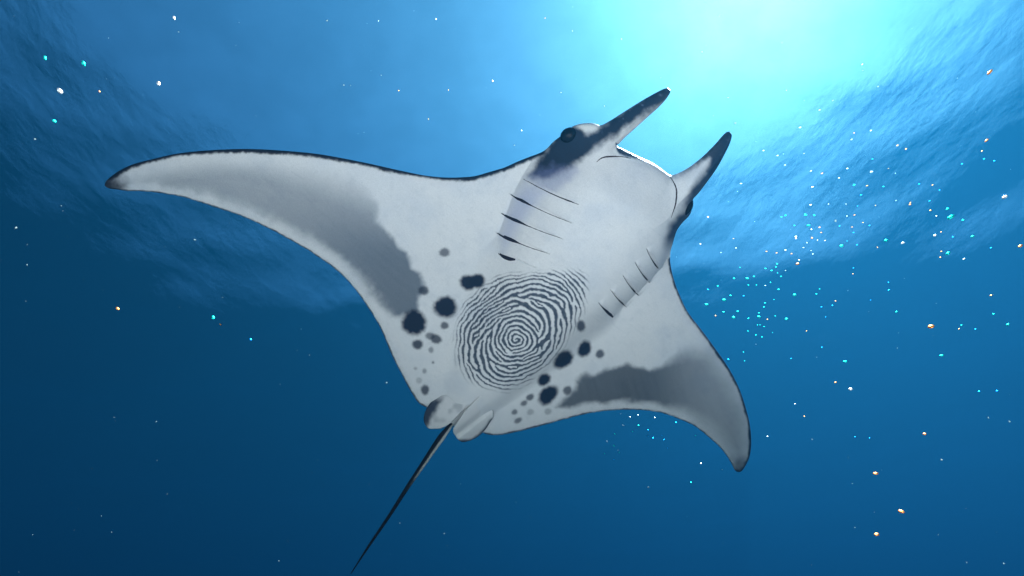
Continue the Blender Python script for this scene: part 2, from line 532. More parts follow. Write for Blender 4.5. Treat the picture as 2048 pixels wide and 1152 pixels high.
# spots
SPOTS = [(937, 565, 17, 15, 0, 1), (955, 562, 15, 14, 0, 1), (891, 614, 23, 21, 0, 1), (828, 645, 24, 25, 0, .95), (889, 651, 8, 7, 0, .8), (872, 678, 11, 9, 20, .85), (860, 672, 9, 7, 0, .7), (835, 689, 10.5, 9.5, 0, .9), (862, 700, 5, 6, 0, .55), (866, 725, 2.5, 2.5, 0, .7), (831, 737, 3.5, 3, 0, .4), (849, 742, 4, 5, 0, .5), (838, 761, 6, 6, 0, .3), (850, 780, 8, 10, 0, .85), (847, 581, 10, 9, 0, .75), (889, 505, 10.5, 8.5, 0, .75),
         (1162, 652, 8.5, 11, 0, .9), (1169, 698, 12.5, 17, 25, 1), (1200, 708, 8, 9, 40, .85), (1127, 719, 15, 22, 50, 1), (1088, 759.5, 11, 14, 50, .95), (1096, 790, 15, 23, 45, 1), (1134.7, 781, 8, 9, 40, .8), (1060, 794.5, 6, 8, 60, .8), (1048, 806.6, 5, 7, 60, .75), (1029, 824, 5, 6, 60, .7), (1061, 824, 6, 7, 60, .35), (1096, 823, 6, 7, 60, .4), (1036, 841, 5, 8, 60, .7)]
for i, (sx, sy, rx, ry, an, st) in enumerate(SPOTS):
    c_, s_ = math.cos(math.radians(an)), math.sin(math.radians(an))
    u = (QX - sx) * c_ + (QY - sy) * s_
    w = -(QX - sx) * s_ + (QY - sy) * c_
    rr = np.hypot(u / rx, w / ry)
    th = np.arctan2(w, u)
    near = rr < 2.2
    if not near.any():
        continue
    r0 = rr + 0.035 * np.sin(3 * th + i) + 0.022 * np.sin(9 * th + 2.1 * i) + 0.07 * noise_px(5, 2, 40 + i)
    soft = 0.20 + 1.4 / min(rx, ry)
    lay((1 - sstep(r0, 1 - soft, 1 + soft)) * (0.997 if st >= 0.95 else st) * 1.0, NAVY)

# fingerprint whorl
FX, FY = 1034.0, 679.0
wx = QX + 6.5 * noise_px(40, 2, 51) + 2.0 * noise_px(11, 2, 52) + 0.7 * noise_px(4, 1, 152)
wy = QY + 6.5 * noise_px(40, 2, 53) + 2.0 * noise_px(11, 2, 54) + 0.7 * noise_px(4, 1, 154)
dx, dy = wx - FX, wy - FY
rad = np.hypot(dx, dy)
ax_ = math.radians(-42)                     # long axis, up to the right
u = dx * math.cos(ax_) + dy * math.sin(ax_)
w = -dx * math.sin(ax_) + dy * math.cos(ax_)
far = sstep(rad, 12, 110)
u2 = np.where(u > 0, u / (1 + 0.34 * far), u / (1 + 0.22 * far))
rho = np.hypot(u2, w)
ang = np.arctan2(dy, dx)
rho2 = rho + 0.0022 * np.clip(rho - 62, 0, None) ** 2        # ridges crowd together outwards
phase = 2 * math.pi * rho2 / 8.3 - ang
# ridge endings and forks: pairs of opposite dislocations
dr = np.random.default_rng(31)
for k in range(30):
    r_, t_ = dr.uniform(16, 60) if k < 7 else dr.uniform(45, 150), dr.uniform(0, 2 * math.pi)
    mx, my = FX + r_ * math.cos(t_), FY + r_ * math.sin(t_) * 0.95
    l_ = dr.uniform(10, 26) if k < 7 else dr.uniform(26, 70); t2 = t_ + math.pi / 2 + dr.normal(0, 0.35)
    phase = phase + np.arctan2(wy - my, wx - mx) - np.arctan2(wy - my - l_ * math.sin(t2), wx - mx - l_ * math.cos(t2))
ridge = np.sin(phase) - 0.20 * np.cos(2 * phase + 2.5 * noise_px(20, 2, 66)) * sstep(noise_px(14, 2, 67), -0.2, 0.5) + 0.22 * noise_px(3.2, 2, 68)
FP = [(1165, 537), (1178, 552), (1176, 590), (1168, 628), (1152, 660), (1130, 694), (1100, 731), (1062, 764), (1018, 786), (975, 782), (936, 760), (911, 722), (903, 680), (909, 638), (928, 603), (960, 568), (1000, 546), (1050, 545), (1105, 538)]
fs = sdf(QX, QY, FP) + 7 * noise_px(16, 3, 61)
fade = sstep(fs, -6, 14)
brk = noise_px(8, 2, 62)
thr = -0.12 + 0.62 * (1 - sstep(fs, 2, 42)) + 0.34 * brk * (1 - 0.35 * fade)
mk = sstep(ridge, thr - 0.34, thr + 0.34) * fade
lay(mk * (0.91 + 0.06 * noise_px(5, 2, 63)), (0.014, 0.040, 0.080))
# pale ridge lines stand a hair proud
HV = HV + np.where(BND, 0, -0.0012 * mk)

# dark face: shoulder patch, eye mask, front of the head lobes
MASK_L = [(1060, 350), (1075, 320), (1090, 296), (1110, 270), (1135, 250), (1160, 252), (1176, 268), (1197, 256), (1219, 238), (1300, 182), (1335, 160), (1356, 168), (1350, 192), (1324, 210), (1292, 228), (1258, 254), (1228, 274), (1205, 288), (1180, 306), (1150, 330), (1118, 352), (1085, 360)]
ms = sdf(QX, QY, MASK_L) + 7 * noise_px(14, 4, 71)
lay(0.985 * sstep(ms, -9, 11), NAVY * 0.8)
ms2 = sdf(QX, QY, [(1047, 352), (1090, 330), (1150, 330), (1165, 345), (1130, 370), (1105, 385), (1070, 372)]) + 10 * noise_px(14, 4, 72)
lay(0.45 * sstep(ms2, -10, 16), (0.20, 0.23, 0.42))
# sunlit top of the head above the eye, painted pale
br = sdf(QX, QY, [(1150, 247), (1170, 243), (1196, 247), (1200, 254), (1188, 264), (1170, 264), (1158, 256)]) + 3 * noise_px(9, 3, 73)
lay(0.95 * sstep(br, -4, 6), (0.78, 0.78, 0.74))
# lilac shading of the left gill covers, put into the skin colour
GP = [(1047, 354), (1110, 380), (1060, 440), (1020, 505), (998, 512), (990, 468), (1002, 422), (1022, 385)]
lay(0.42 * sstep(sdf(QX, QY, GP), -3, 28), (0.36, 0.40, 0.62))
# right head lobe
ML = [(1362, 346), (1385, 330), (1430, 278), (1456, 248), (1476, 258), (1466, 290), (1440, 330), (1420, 356), (1412, 345), (1418, 318), (1402, 322), (1385, 338)]
ms = sdf(QX, QY, ML) + 8 * noise_px(11, 4, 81)
lay(0.95 * sstep(ms, -7, 10), NAVY * 0.9)
side = seg_dist(QX, QY, [(1462, 270), (1450, 303), (1432, 336), (1413, 363), (1392, 390), (1384, 410), (1380, 428), (1366, 442), (1353, 458), (1346, 481), (1341, 502)], False)
lay(0.95 * (1 - sstep(side + 4 * noise_px(14, 3, 82), 6, 24)) * sstep(-QY, -512, -470), NAVY * 1.1)
# dark leading margins, thin dark trailing margins, dark tips
wmar = 6.5 + 3.2 * noise_px(60, 2, 91) + 2.4 * noise_px(6, 3, 92)
leadc = seg_dist(QX, QY, LEAD_L[2:], False)
lay(1 - sstep(leadc, wmar - 2.5, wmar + 3), INK)
leadr = seg_dist(QX, QY, [(1340, 518)] + LEAD_R, False)
wr = 3.8 + 1.6 * noise_px(40, 2, 93) + 1.5 * noise_px(6, 3, 94)
lay(1 - sstep(leadr, wr - 2, wr + 2.5), INK * 1.3)
tr = np.minimum(seg_dist(QX, QY, TRAIL_L, False), seg_dist(QX, QY, TRAIL_R, False))
wt = 1.6 + 1.6 * noise_px(11, 3, 95)
lay(0.9 * (1 - sstep(tr, wt - 1.2, wt + 1.4)), INK * 1.4)
tip = np.hypot((QX - 209) / 1.0, (QY - 374) * 1.6) + 12 * noise_px(14, 3, 96)
lay(0.97 * (1 - sstep(tip, 14, 62)), INK)
tip = np.hypot(QX - 1478, QY - 948) + 8 * noise_px(12, 3, 97)
lay(0.8 * (1 - sstep(tip, 10, 46)), INK * 1.3)
# rough skin speckle on the dark lobes and white scuffs
lay(0.25 * sstep(noise_px(7, 2, 98), 0.45, 0.8) * sstep(-QY, -300, -230) * sstep(QX, 1180, 1230), (0.42, 0.44, 0.56))
# sunlit rim of the lower lip, painted white
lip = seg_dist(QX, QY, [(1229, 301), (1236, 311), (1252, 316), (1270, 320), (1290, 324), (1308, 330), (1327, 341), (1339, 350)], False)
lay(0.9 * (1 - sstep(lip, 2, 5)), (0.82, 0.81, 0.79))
MOUTH_SHADE = [(1232, 286), (1243, 293), (1262, 302), (1298, 320), (1292, 321), (1270, 317), (1252, 313), (1240, 308), (1233, 299)]
mo = sdf(QX, QY, MOUTH_SHADE)
lay(0.96 * sstep(mo, -1.5, 1.2), (0.012, 0.030, 0.060))  # dark of the open mouth, painted over a shallow groove
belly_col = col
HV = HV - np.where(BND, 0, np.minimum(HV * 0.6, 0.012) * sstep(mo, -2, 2))

# back of the animal: near-black with a pale shoulder patch
dcol = np.tile(INK * 1.5, (len(A), 1))
sh = sstep(0.10 - np.hypot((A - 0.5) / 1.0, (np.abs(B) - 0.45) / 1.4), -0.08, 0.05)[:, None]
dcol = dcol * (1 - 0.8 * sh) + np.array([0.6, 0.6, 0.6]) * 0.8 * sh

# ------------------------------------------------------------------ skin material
def skin_material(name, attr='skin', rough=0.50):
    m, nt, out = material(name)
    p = nt.nodes.new('ShaderNodeBsdfPrincipled')
    at = nt.nodes.new('ShaderNodeAttribute'); at.attribute_name = attr
    tc = nt.nodes.new('ShaderNodeTexCoord')
    n1 = nt.nodes.new('ShaderNodeTexNoise'); n1.inputs['Scale'].default_value = 160.0; n1.inputs['Detail'].default_value = 4.0
    n2 = nt.nodes.new('ShaderNodeTexNoise'); n2.inputs['Scale'].default_value = 18.0; n2.inputs['Detail'].default_value = 5.0
    rp = nt.nodes.new('ShaderNodeMapRange'); rp.inputs['To Min'].default_value = 0.86; rp.inputs['To Max'].default_value = 1.10
    mu = nt.nodes.new('ShaderNodeVectorMath'); mu.operation = 'SCALE'
    rr = nt.nodes.new('ShaderNodeMapRange'); rr.inputs['To Min'].default_value = rough - 0.12; rr.inputs['To Max'].default_value = rough + 0.12
    bp = nt.nodes.new('ShaderNodeBump'); bp.inputs['Strength'].default_value = 0.22; bp.inputs['Distance'].default_value = 0.004
    L = nt.links.new
    L(tc.outputs['Object'], n1.inputs['Vector']); L(tc.outputs['Object'], n2.inputs['Vector'])
    L(n1.outputs[0], rp.inputs['Value']); L(at.outputs['Color'], mu.inputs[0]); L(rp.outputs[0], mu.inputs['Scale'])
    L(mu.outputs[0], p.inputs['Base Color'])
    L(n2.outputs[0], rr.inputs['Value']); L(rr.outputs[0], p.inputs['Roughness'])
    L(n1.outputs[0], bp.inputs['Height']); L(bp.outputs[0], p.inputs['Normal'])
    p.inputs['Specular IOR Level'].default_value = 0.08
    L(p.outputs[0], out.inputs['Surface'])
    return m

m_skin = skin_material('manta_skin')

def two_sided(name, V2, T, bnd, a, b, hm, hv, hd, cv, cd, mat, parent):
    """closed skin: belly sheet and back sheet sharing the outline"""
    n = len(V2)
    idx = np.full(n, -1); inner_ = np.where(~bnd)[0]
    idx[bnd] = np.where(bnd)[0]
    idx[inner_] = n + np.arange(len(inner_))
    pv_ = local(a, b, hm + np.where(bnd, 0, hv))
    pd = local(a[inner_], b[inner_], hm[inner_] - hd[inner_])
    verts = np.concatenate([pv_, pd])
    faces = np.concatenate([T, idx[T][:, ::-1]])
    # make belly faces look towards -z
    e1 = verts[T[:, 1]] - verts[T[:, 0]]; e2 = verts[T[:, 2]] - verts[T[:, 0]]
    if np.cross(e1, e2)[:, 2].sum() > 0:
        faces = faces[:, ::-1]
    me = mesh_from(name, verts, faces, mat)
    c4 = np.ones((len(verts), 4), np.float32)
    c4[:n, :3] = cv; c4[n:, :3] = cd[inner_]
    at = me.attributes.new('skin', 'FLOAT_COLOR', 'POINT')
    at.data.foreach_set('color', c4.ravel())
    return link(name, me, parent)

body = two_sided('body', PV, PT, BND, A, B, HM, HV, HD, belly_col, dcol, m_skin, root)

def belly_height_at(px, py):
    """(a, b, h) of the belly skin seen at a picture point"""
    px = np.asarray(px, float); py = np.asarray(py, float)
    a = np.empty(px.shape); b = np.empty(px.shape); h = np.empty(px.shape)
    box = np.where((QX > px.min() - 12) & (QX < px.max() + 12) & (QY > py.min() - 12) & (QY < py.max() + 12))[0]
    if len(box) < 50:
        box = np.arange(len(QX))
    bx_, by_ = QX[box], QY[box]
    for i in range(px.size):
        d2 = (bx_ - px.flat[i]) ** 2 + (by_ - py.flat[i]) ** 2
        k6 = np.argpartition(d2, 6)[:6]
        d2 = d2[k6]; j = box[k6]
        wgt = 1 / (d2 + 0.3); wgt /= wgt.sum()
        a.flat[i] = (A[j] * wgt).sum(); b.flat[i] = (B[j] * wgt).sum(); h.flat[i] = ((HM + HV)[j] * wgt).sum()
    return a, b, h

# ------------------------------------------------------------------ gill slits, mouth creases
def plain(name, color, rough=0.6, spec=0.3):
    m, nt, out = material(name)
    p = nt.nodes.new('ShaderNodeBsdfPrincipled')
    n = nt.nodes.new('ShaderNodeTexNoise'); n.inputs['Scale'].default_value = 60.0
    r = nt.nodes.new('ShaderNodeValToRGB')
    r.color_ramp.elements[0].color = (*[c * 0.75 for c in color], 1)
    r.color_ramp.elements[1].color = (*[min(c * 1.25, 1) for c in color], 1)
    nt.links.new(n.outputs[0], r.inputs[0]); nt.links.new(r.outputs[0], p.inputs['Base Color'])
    p.inputs['Roughness'].default_value = rough
    p.inputs['Specular IOR Level'].default_value = spec
    nt.links.new(p.outputs[0], out.inputs['Surface'])
    return m

m_slit = plain('gill_slit_dark', (0.020, 0.024, 0.040), 0.8, 0.1)
m_pale = plain('pale_skin_fold', (0.62, 0.64, 0.66), 0.7, 0.2)
m_crease = plain('mouth_crease_brown', (0.06, 0.045, 0.05), 0.8, 0.1)

def ribbon(name, pts_px, widths, mat, parent, lift=0.0016):
    """thin raised-edge strip that follows the belly skin"""
    P = resample(pts_px, 3.0, False)
    n = len(P)
    s = np.linspace(0, 1, n)
    wd = np.interp(s, np.linspace(0, 1, len(widths)), widths)
    t = np.gradient(P, axis=0); t /= np.linalg.norm(t, axis=1)[:, None]
    nr = np.stack([-t[:, 1], t[:, 0]], 1)
    rows = []
    for k, off in ((-1, -0.5), (0, 0), (1, 0.5)):
        q = P + nr * (wd * off)[:, None]
        a, b, h = belly_height_at(q[:, 0], q[:, 1])
        rows.append(local(a, b, h + (lift if k == 0 else lift * 0.3)))
    verts = np.concatenate(rows)
    i = np.arange(n - 1)
    faces = np.concatenate([np.stack([i + r * n, i + 1 + r * n, i + 1 + (r + 1) * n, i + (r + 1) * n], 1) for r in (0, 1)])
    e1 = verts[faces[:, 1]] - verts[faces[:, 0]]; e2 = verts[faces[:, 2]] - verts[faces[:, 0]]
    if np.cross(e1, e2)[:, 2].sum() > 0:
        faces = faces[:, ::-1]
    return link(name, mesh_from(name, verts, faces, mat), parent)

def bow(o, i, amt):
    o, i = np.array(o, float), np.array(i, float)
    m = (o + i) / 2; d = i - o
    nrm = np.array([-d[1], d[0]]) / np.linalg.norm(d)
    return [tuple(o), tuple(o * .75 + i * .25 + nrm * amt * .75), tuple(m + nrm * amt), tuple(o * .25 + i * .75 + nrm * amt * .75), tuple(i)]

WID = [[1.5, 1.3, 1.5, 2.0, 1.8, 2.6, 1.0], [1.2, 6.5, 5.0, 1.8, 1.3, 1.2, 1.3, 1.0, 0.8], [1.2, 7, 6.5, 4.5, 1.6, 1.2, 1.2, 1.2, 1.0, 0.8], [1.2, 6.0, 8.0, 6, 2.0, 1.4, 1.2, 1.2, 1.0, 0.8], [4, 10, 9, 3, 1.2, 1, 1, .8]]
for i, (o, q) in enumerate(GILLS_L):
    if i < 4:
        ribbon('gill_slit', bow(o, q, 3.0), WID[i], m_slit, body)
    else:
        q2 = (1031, 519)
        ribbon('gill_slit', [o, (1008, 512), (1020, 517), q2], [3, 10, 10.5, 4], m_slit, body)
        ribbon('gill_fold', [q2, (1050, 527), q], [1.0, 2.0, 0.8], m_pale, body)
for i, (o, q) in enumerate(GILLS_R):
    wd = [1.8, 3.2, 1.8, 1.2, 1.0] if i < 4 else [7, 6.5, 4.0, 1.6, 1.0]
    ribbon('gill_slit', bow(q, o, 2.2)[::-1], wd, m_slit, body)
ribbon('mouth_crease', [(1193, 324), (1200, 318), (1208, 314.5), (1222, 313), (1245, 313.5), (1262, 317)], [0.8, 2.6, 3.6, 2.2, 1.6, 0.6], m_crease, body)
ribbon('mouth_crease', [(1341, 355), (1348, 366), (1352.5, 378), (1353, 392), (1350.5, 410), (1346, 424), (1342, 436)], [0.8, 2.4, 3.0, 3.4, 2.6, 1.8, 0.7], m_crease, body)

# ------------------------------------------------------------------ eyes
m_eye, nt, out = material('glossy_black_eye')
p = nt.nodes.new('ShaderNodeBsdfPrincipled')
n = nt.nodes.new('ShaderNodeTexNoise'); n.inputs['Scale'].default_value = 40.0
r = nt.nodes.new('ShaderNodeValToRGB')
r.color_ramp.elements[0].color = (0.004, 0.005, 0.007, 1); r.color_ramp.elements[1].color = (0.012, 0.012, 0.014, 1)
nt.links.new(n.outputs[0], r.inputs[0]); nt.links.new(r.outputs[0], p.inputs['Base Color'])
p.inputs['Roughness'].default_value = 0.16
p.inputs['Specular IOR Level'].default_value = 0.12
nt.links.new(p.outputs[0], out.inputs['Surface'])

def ellipsoid(rx, ry, rz, nu=28, nv=16):
    th = np.linspace(0, 2 * math.pi, nu, endpoint=False); ph = np.linspace(0, math.pi, nv + 1)[1:-1]
    v = [(0, 0, rz)]
    for q in ph:
        for t in th:
            v.append((rx * math.sin(q) * math.cos(t), ry * math.sin(q) * math.sin(t), rz * math.cos(q)))
    v.append((0, 0, -rz))
    f = []
    for j in range(len(ph) - 1):
        for i in range(nu):
            a_, b_ = 1 + j * nu + i, 1 + j * nu + (i + 1) % nu
            f.append((a_, a_ + nu, b_ + nu)); f.append((a_, b_ + nu, b_))
    last = len(v) - 1
    for i in range(nu):
        f.append((0, 1 + i, 1 + (i + 1) % nu))
        s = 1 + (len(ph) - 1) * nu
        f.append((last, s + (i + 1) % nu, s + i))
    return np.array(v), np.array(f)

def place_eye(px, py, sink, r3, rot):
    a, b, h = belly_height_at(np.array([px]), np.array([py]))
    v_, f_ = ellipsoid(*r3)
    e = link('eye', mesh_from('eye', v_, f_, m_eye), root)
    e.location = Vector(local(a, b, h - sink)[0])
    e.rotation_euler = rot
    return e
place_eye(1139, 271, 0.008, (0.029, 0.036, 0.030), (0, 0, math.radians(-35)))
place_eye(1374, 417, 0.030, (0.034, 0.045, 0.034), (0, 0, math.radians(10)))

# ------------------------------------------------------------------ pelvic fins
def flap(name, pts, lift, thick, shade, dome, soft=10.0, step=5.0):
    """fin lying over the belly skin: lift = height above that skin at each picture point"""
    o = resample(pts, step)
    V2, T = triangulate(o, step)
    V2, T = subdivide(V2, T)
    bnd = boundary_mask(len(V2), T)
    a, b, hb = belly_height_at(V2[:, 0], V2[:, 1])
    inn = sdf(V2[:, 0], V2[:, 1], OUT) > 4                      # lie along one smooth slope of the belly
    M_ = np.stack([V2[:, 0] - 900, V2[:, 1] - 830, np.ones(len(V2))], 1)
    hb = np.maximum(M_ @ np.linalg.lstsq(M_[inn], hb[inn], rcond=None)[0], 0.0)
    D = seg_dist(V2[:, 0], V2[:, 1], o) * 2.5 / FPX; D[bnd] = 0
    hm = hb + lift(V2[:, 0], V2[:, 1])
    d = np.stack([(V2[:, 0] - CX) / FPX, (CY - V2[:, 1]) / FPX, np.ones(len(V2))], -1)
    P = d * ((O_ @ N_ + hm) / (d @ N_))[:, None] - O_          # same picture point, lifted off the skin
    a, b = P @ F_, P @ R_
    hv = dome * edge_profile(D, 0.04)
    hd = thick * edge_profile(D, 0.03)
    cv = shade(V2[:, 0], V2[:, 1])
    cd = np.tile(INK * 1.5, (len(a), 1))
    return two_sided(name, V2, T, bnd, a, b, hm, hv, hd, cv, cd, m_skin, root)

def mixc(c0, c1, m):
    m = np.clip(m, 0, 1)[:, None]
    return np.asarray(c0) * (1 - m) + np.asarray(c1) * m

FIN_L = [(946, 798), (936, 809), (922, 825), (908, 839), (893, 852), (882, 857), (870, 858), (857, 857), (851, 850), (847.5, 841), (849, 828), (856, 812), (868, 798), (882, 785), (900, 772), (925, 775)]
def shade_l(x, y):
    d = (x - 872) * 0.86 + (y - 820) * 0.5            # across the fin
    n_ = fbm(x / 8, y / 8, 3, 101)
    c = mixc(WHITE * 0.92, NAVY * 1.2, (1 - sstep(d + 4 * n_, -6, 7)) * sstep(y + 5 * n_, 783, 806) * 0.96)
    return mixc(c, GREY, 0.35 * sstep(fbm(x / 20, y / 20, 2, 102), 0.0, 0.6))
flap('pelvic_fin', FIN_L, lambda x, y: -0.012 + 0.040 * sstep(y + 0.35 * (1000 - x), 812, 880), 0.008, shade_l, 0.005, step=4.0)
FIN_R = [(952, 798), (940, 811), (931, 821), (918, 839), (907, 856), (906, 864), (911, 872), (915, 878), (924, 884), (940, 881), (956, 873), (970, 860), (981, 843), (988, 832), (984, 815), (975, 798), (962, 792)]
def shade_r(x, y):
    n_ = fbm(x / 8, y / 8, 3, 103)
    e_ = seg_dist(x, y, [(918, 884), (940, 883), (956, 875), (971, 861), (983, 843)], False)
    return mixc(WHITE * 0.92, NAVY * 1.3, 0.92 * (1 - sstep(e_ + 2 * n_, 2, 9)))
def lift_r(x, y):
    # a fold runs down the fin: inner flap high, groove, outer lobe
    g = seg_dist(x, y, [(990, 806), (960, 832), (930, 856), (910, 870)], False)
    return -0.012 + 0.042 * sstep(y - 0.2 * (x - 950), 795, 850) - 0.022 * np.exp(-(g / 6.0) ** 2) * sstep(y, 800, 835)
flap('pelvic_fin', FIN_R, lift_r, 0.008, shade_r, 0.005, step=4.0)

# ------------------------------------------------------------------ tail
def tail():
    c = resample([(940, 803), (920, 828), (899, 853), (876, 884), (851, 921), (818, 970), (779, 1031), (737, 1093), (702, 1147)], 6.0, False)
    n = len(c)
    s = np.linspace(0, 1, n)
    wpx = np.interp(s, [0, 0.06, 0.16, 0.22, 0.3, 0.45, 0.65, 0.85, 1], [3, 5, 11, 15, 13, 9.5, 7, 5, 1.6]) / 2
    h = np.interp(s, [0, 0.1, 0.2, 1], [0.050, 0.050, 0.035, 0.0])
    d = np.stack([(c[:, 0] - CX) / FPX, (CY - c[:, 1]) / FPX, np.ones(n)], -1)
    P_ = d * ((O_ @ N_ + h) / (d @ N_))[:, None] - O_
    a, b = P_ @ F_, P_ @ R_
    P = ab_to_cam(a, b, h)
    rad = wpx * P[:, 2] / FPX
    ctr = local(a, b, h)
    t = np.gradient(ctr, axis=0); t /= np.linalg.norm(t, axis=1)[:, None]
    up = np.array([0, 0, 1.0])
    sd = np.cross(t, up); sd /= np.linalg.norm(sd, axis=1)[:, None]
    u_ = np.cross(sd, t)
    m = 14
    verts, cols = [], []
    for i in range(n):
        for k in range(m):
            th = 2 * math.pi * k / m
            q = ctr[i] + rad[i] * (math.cos(th) * sd[i] + 0.8 * math.sin(th) * u_[i])
            verts.append(q)
            nz = float(fbm(np.array([c[i, 0] / 14 + k * 0.2]), np.array([c[i, 1] / 14]), 3, 111)[0])
            side_ = math.cos(th)            # >0 : one flank of the tail
            belly = math.sin(th) < 0.35
            pale = (1.0 if belly else 0.0) * (1 - float(sstep(np.array([c[i, 1] + 30 * nz]), 920, 985)[0])) * float(sstep(np.array([side_ * TS + 0.25 * nz]), -0.15, 0.15)[0])
            cols.append(np.asarray(INK) * 0.8 * (1 - pale) + np.array([0.5, 0.5, 0.46]) * pale)
    faces = []
    for i in range(n - 1):
        for k in range(m):
            faces.append((i * m + k, i * m + (k + 1) % m, (i + 1) * m + (k + 1) % m, (i + 1) * m + k))
    verts = np.array(verts); faces = np.array(faces)
    me = mesh_from('tail', verts, faces, m_skin)
    at = me.attributes.new('skin', 'FLOAT_COLOR', 'POINT')
    at.data.foreach_set('color', np.concatenate([np.array(cols), np.ones((len(cols), 1))], 1).astype(np.float32).ravel())
    return link('tail', me, root)
TS = -1.0
tail()

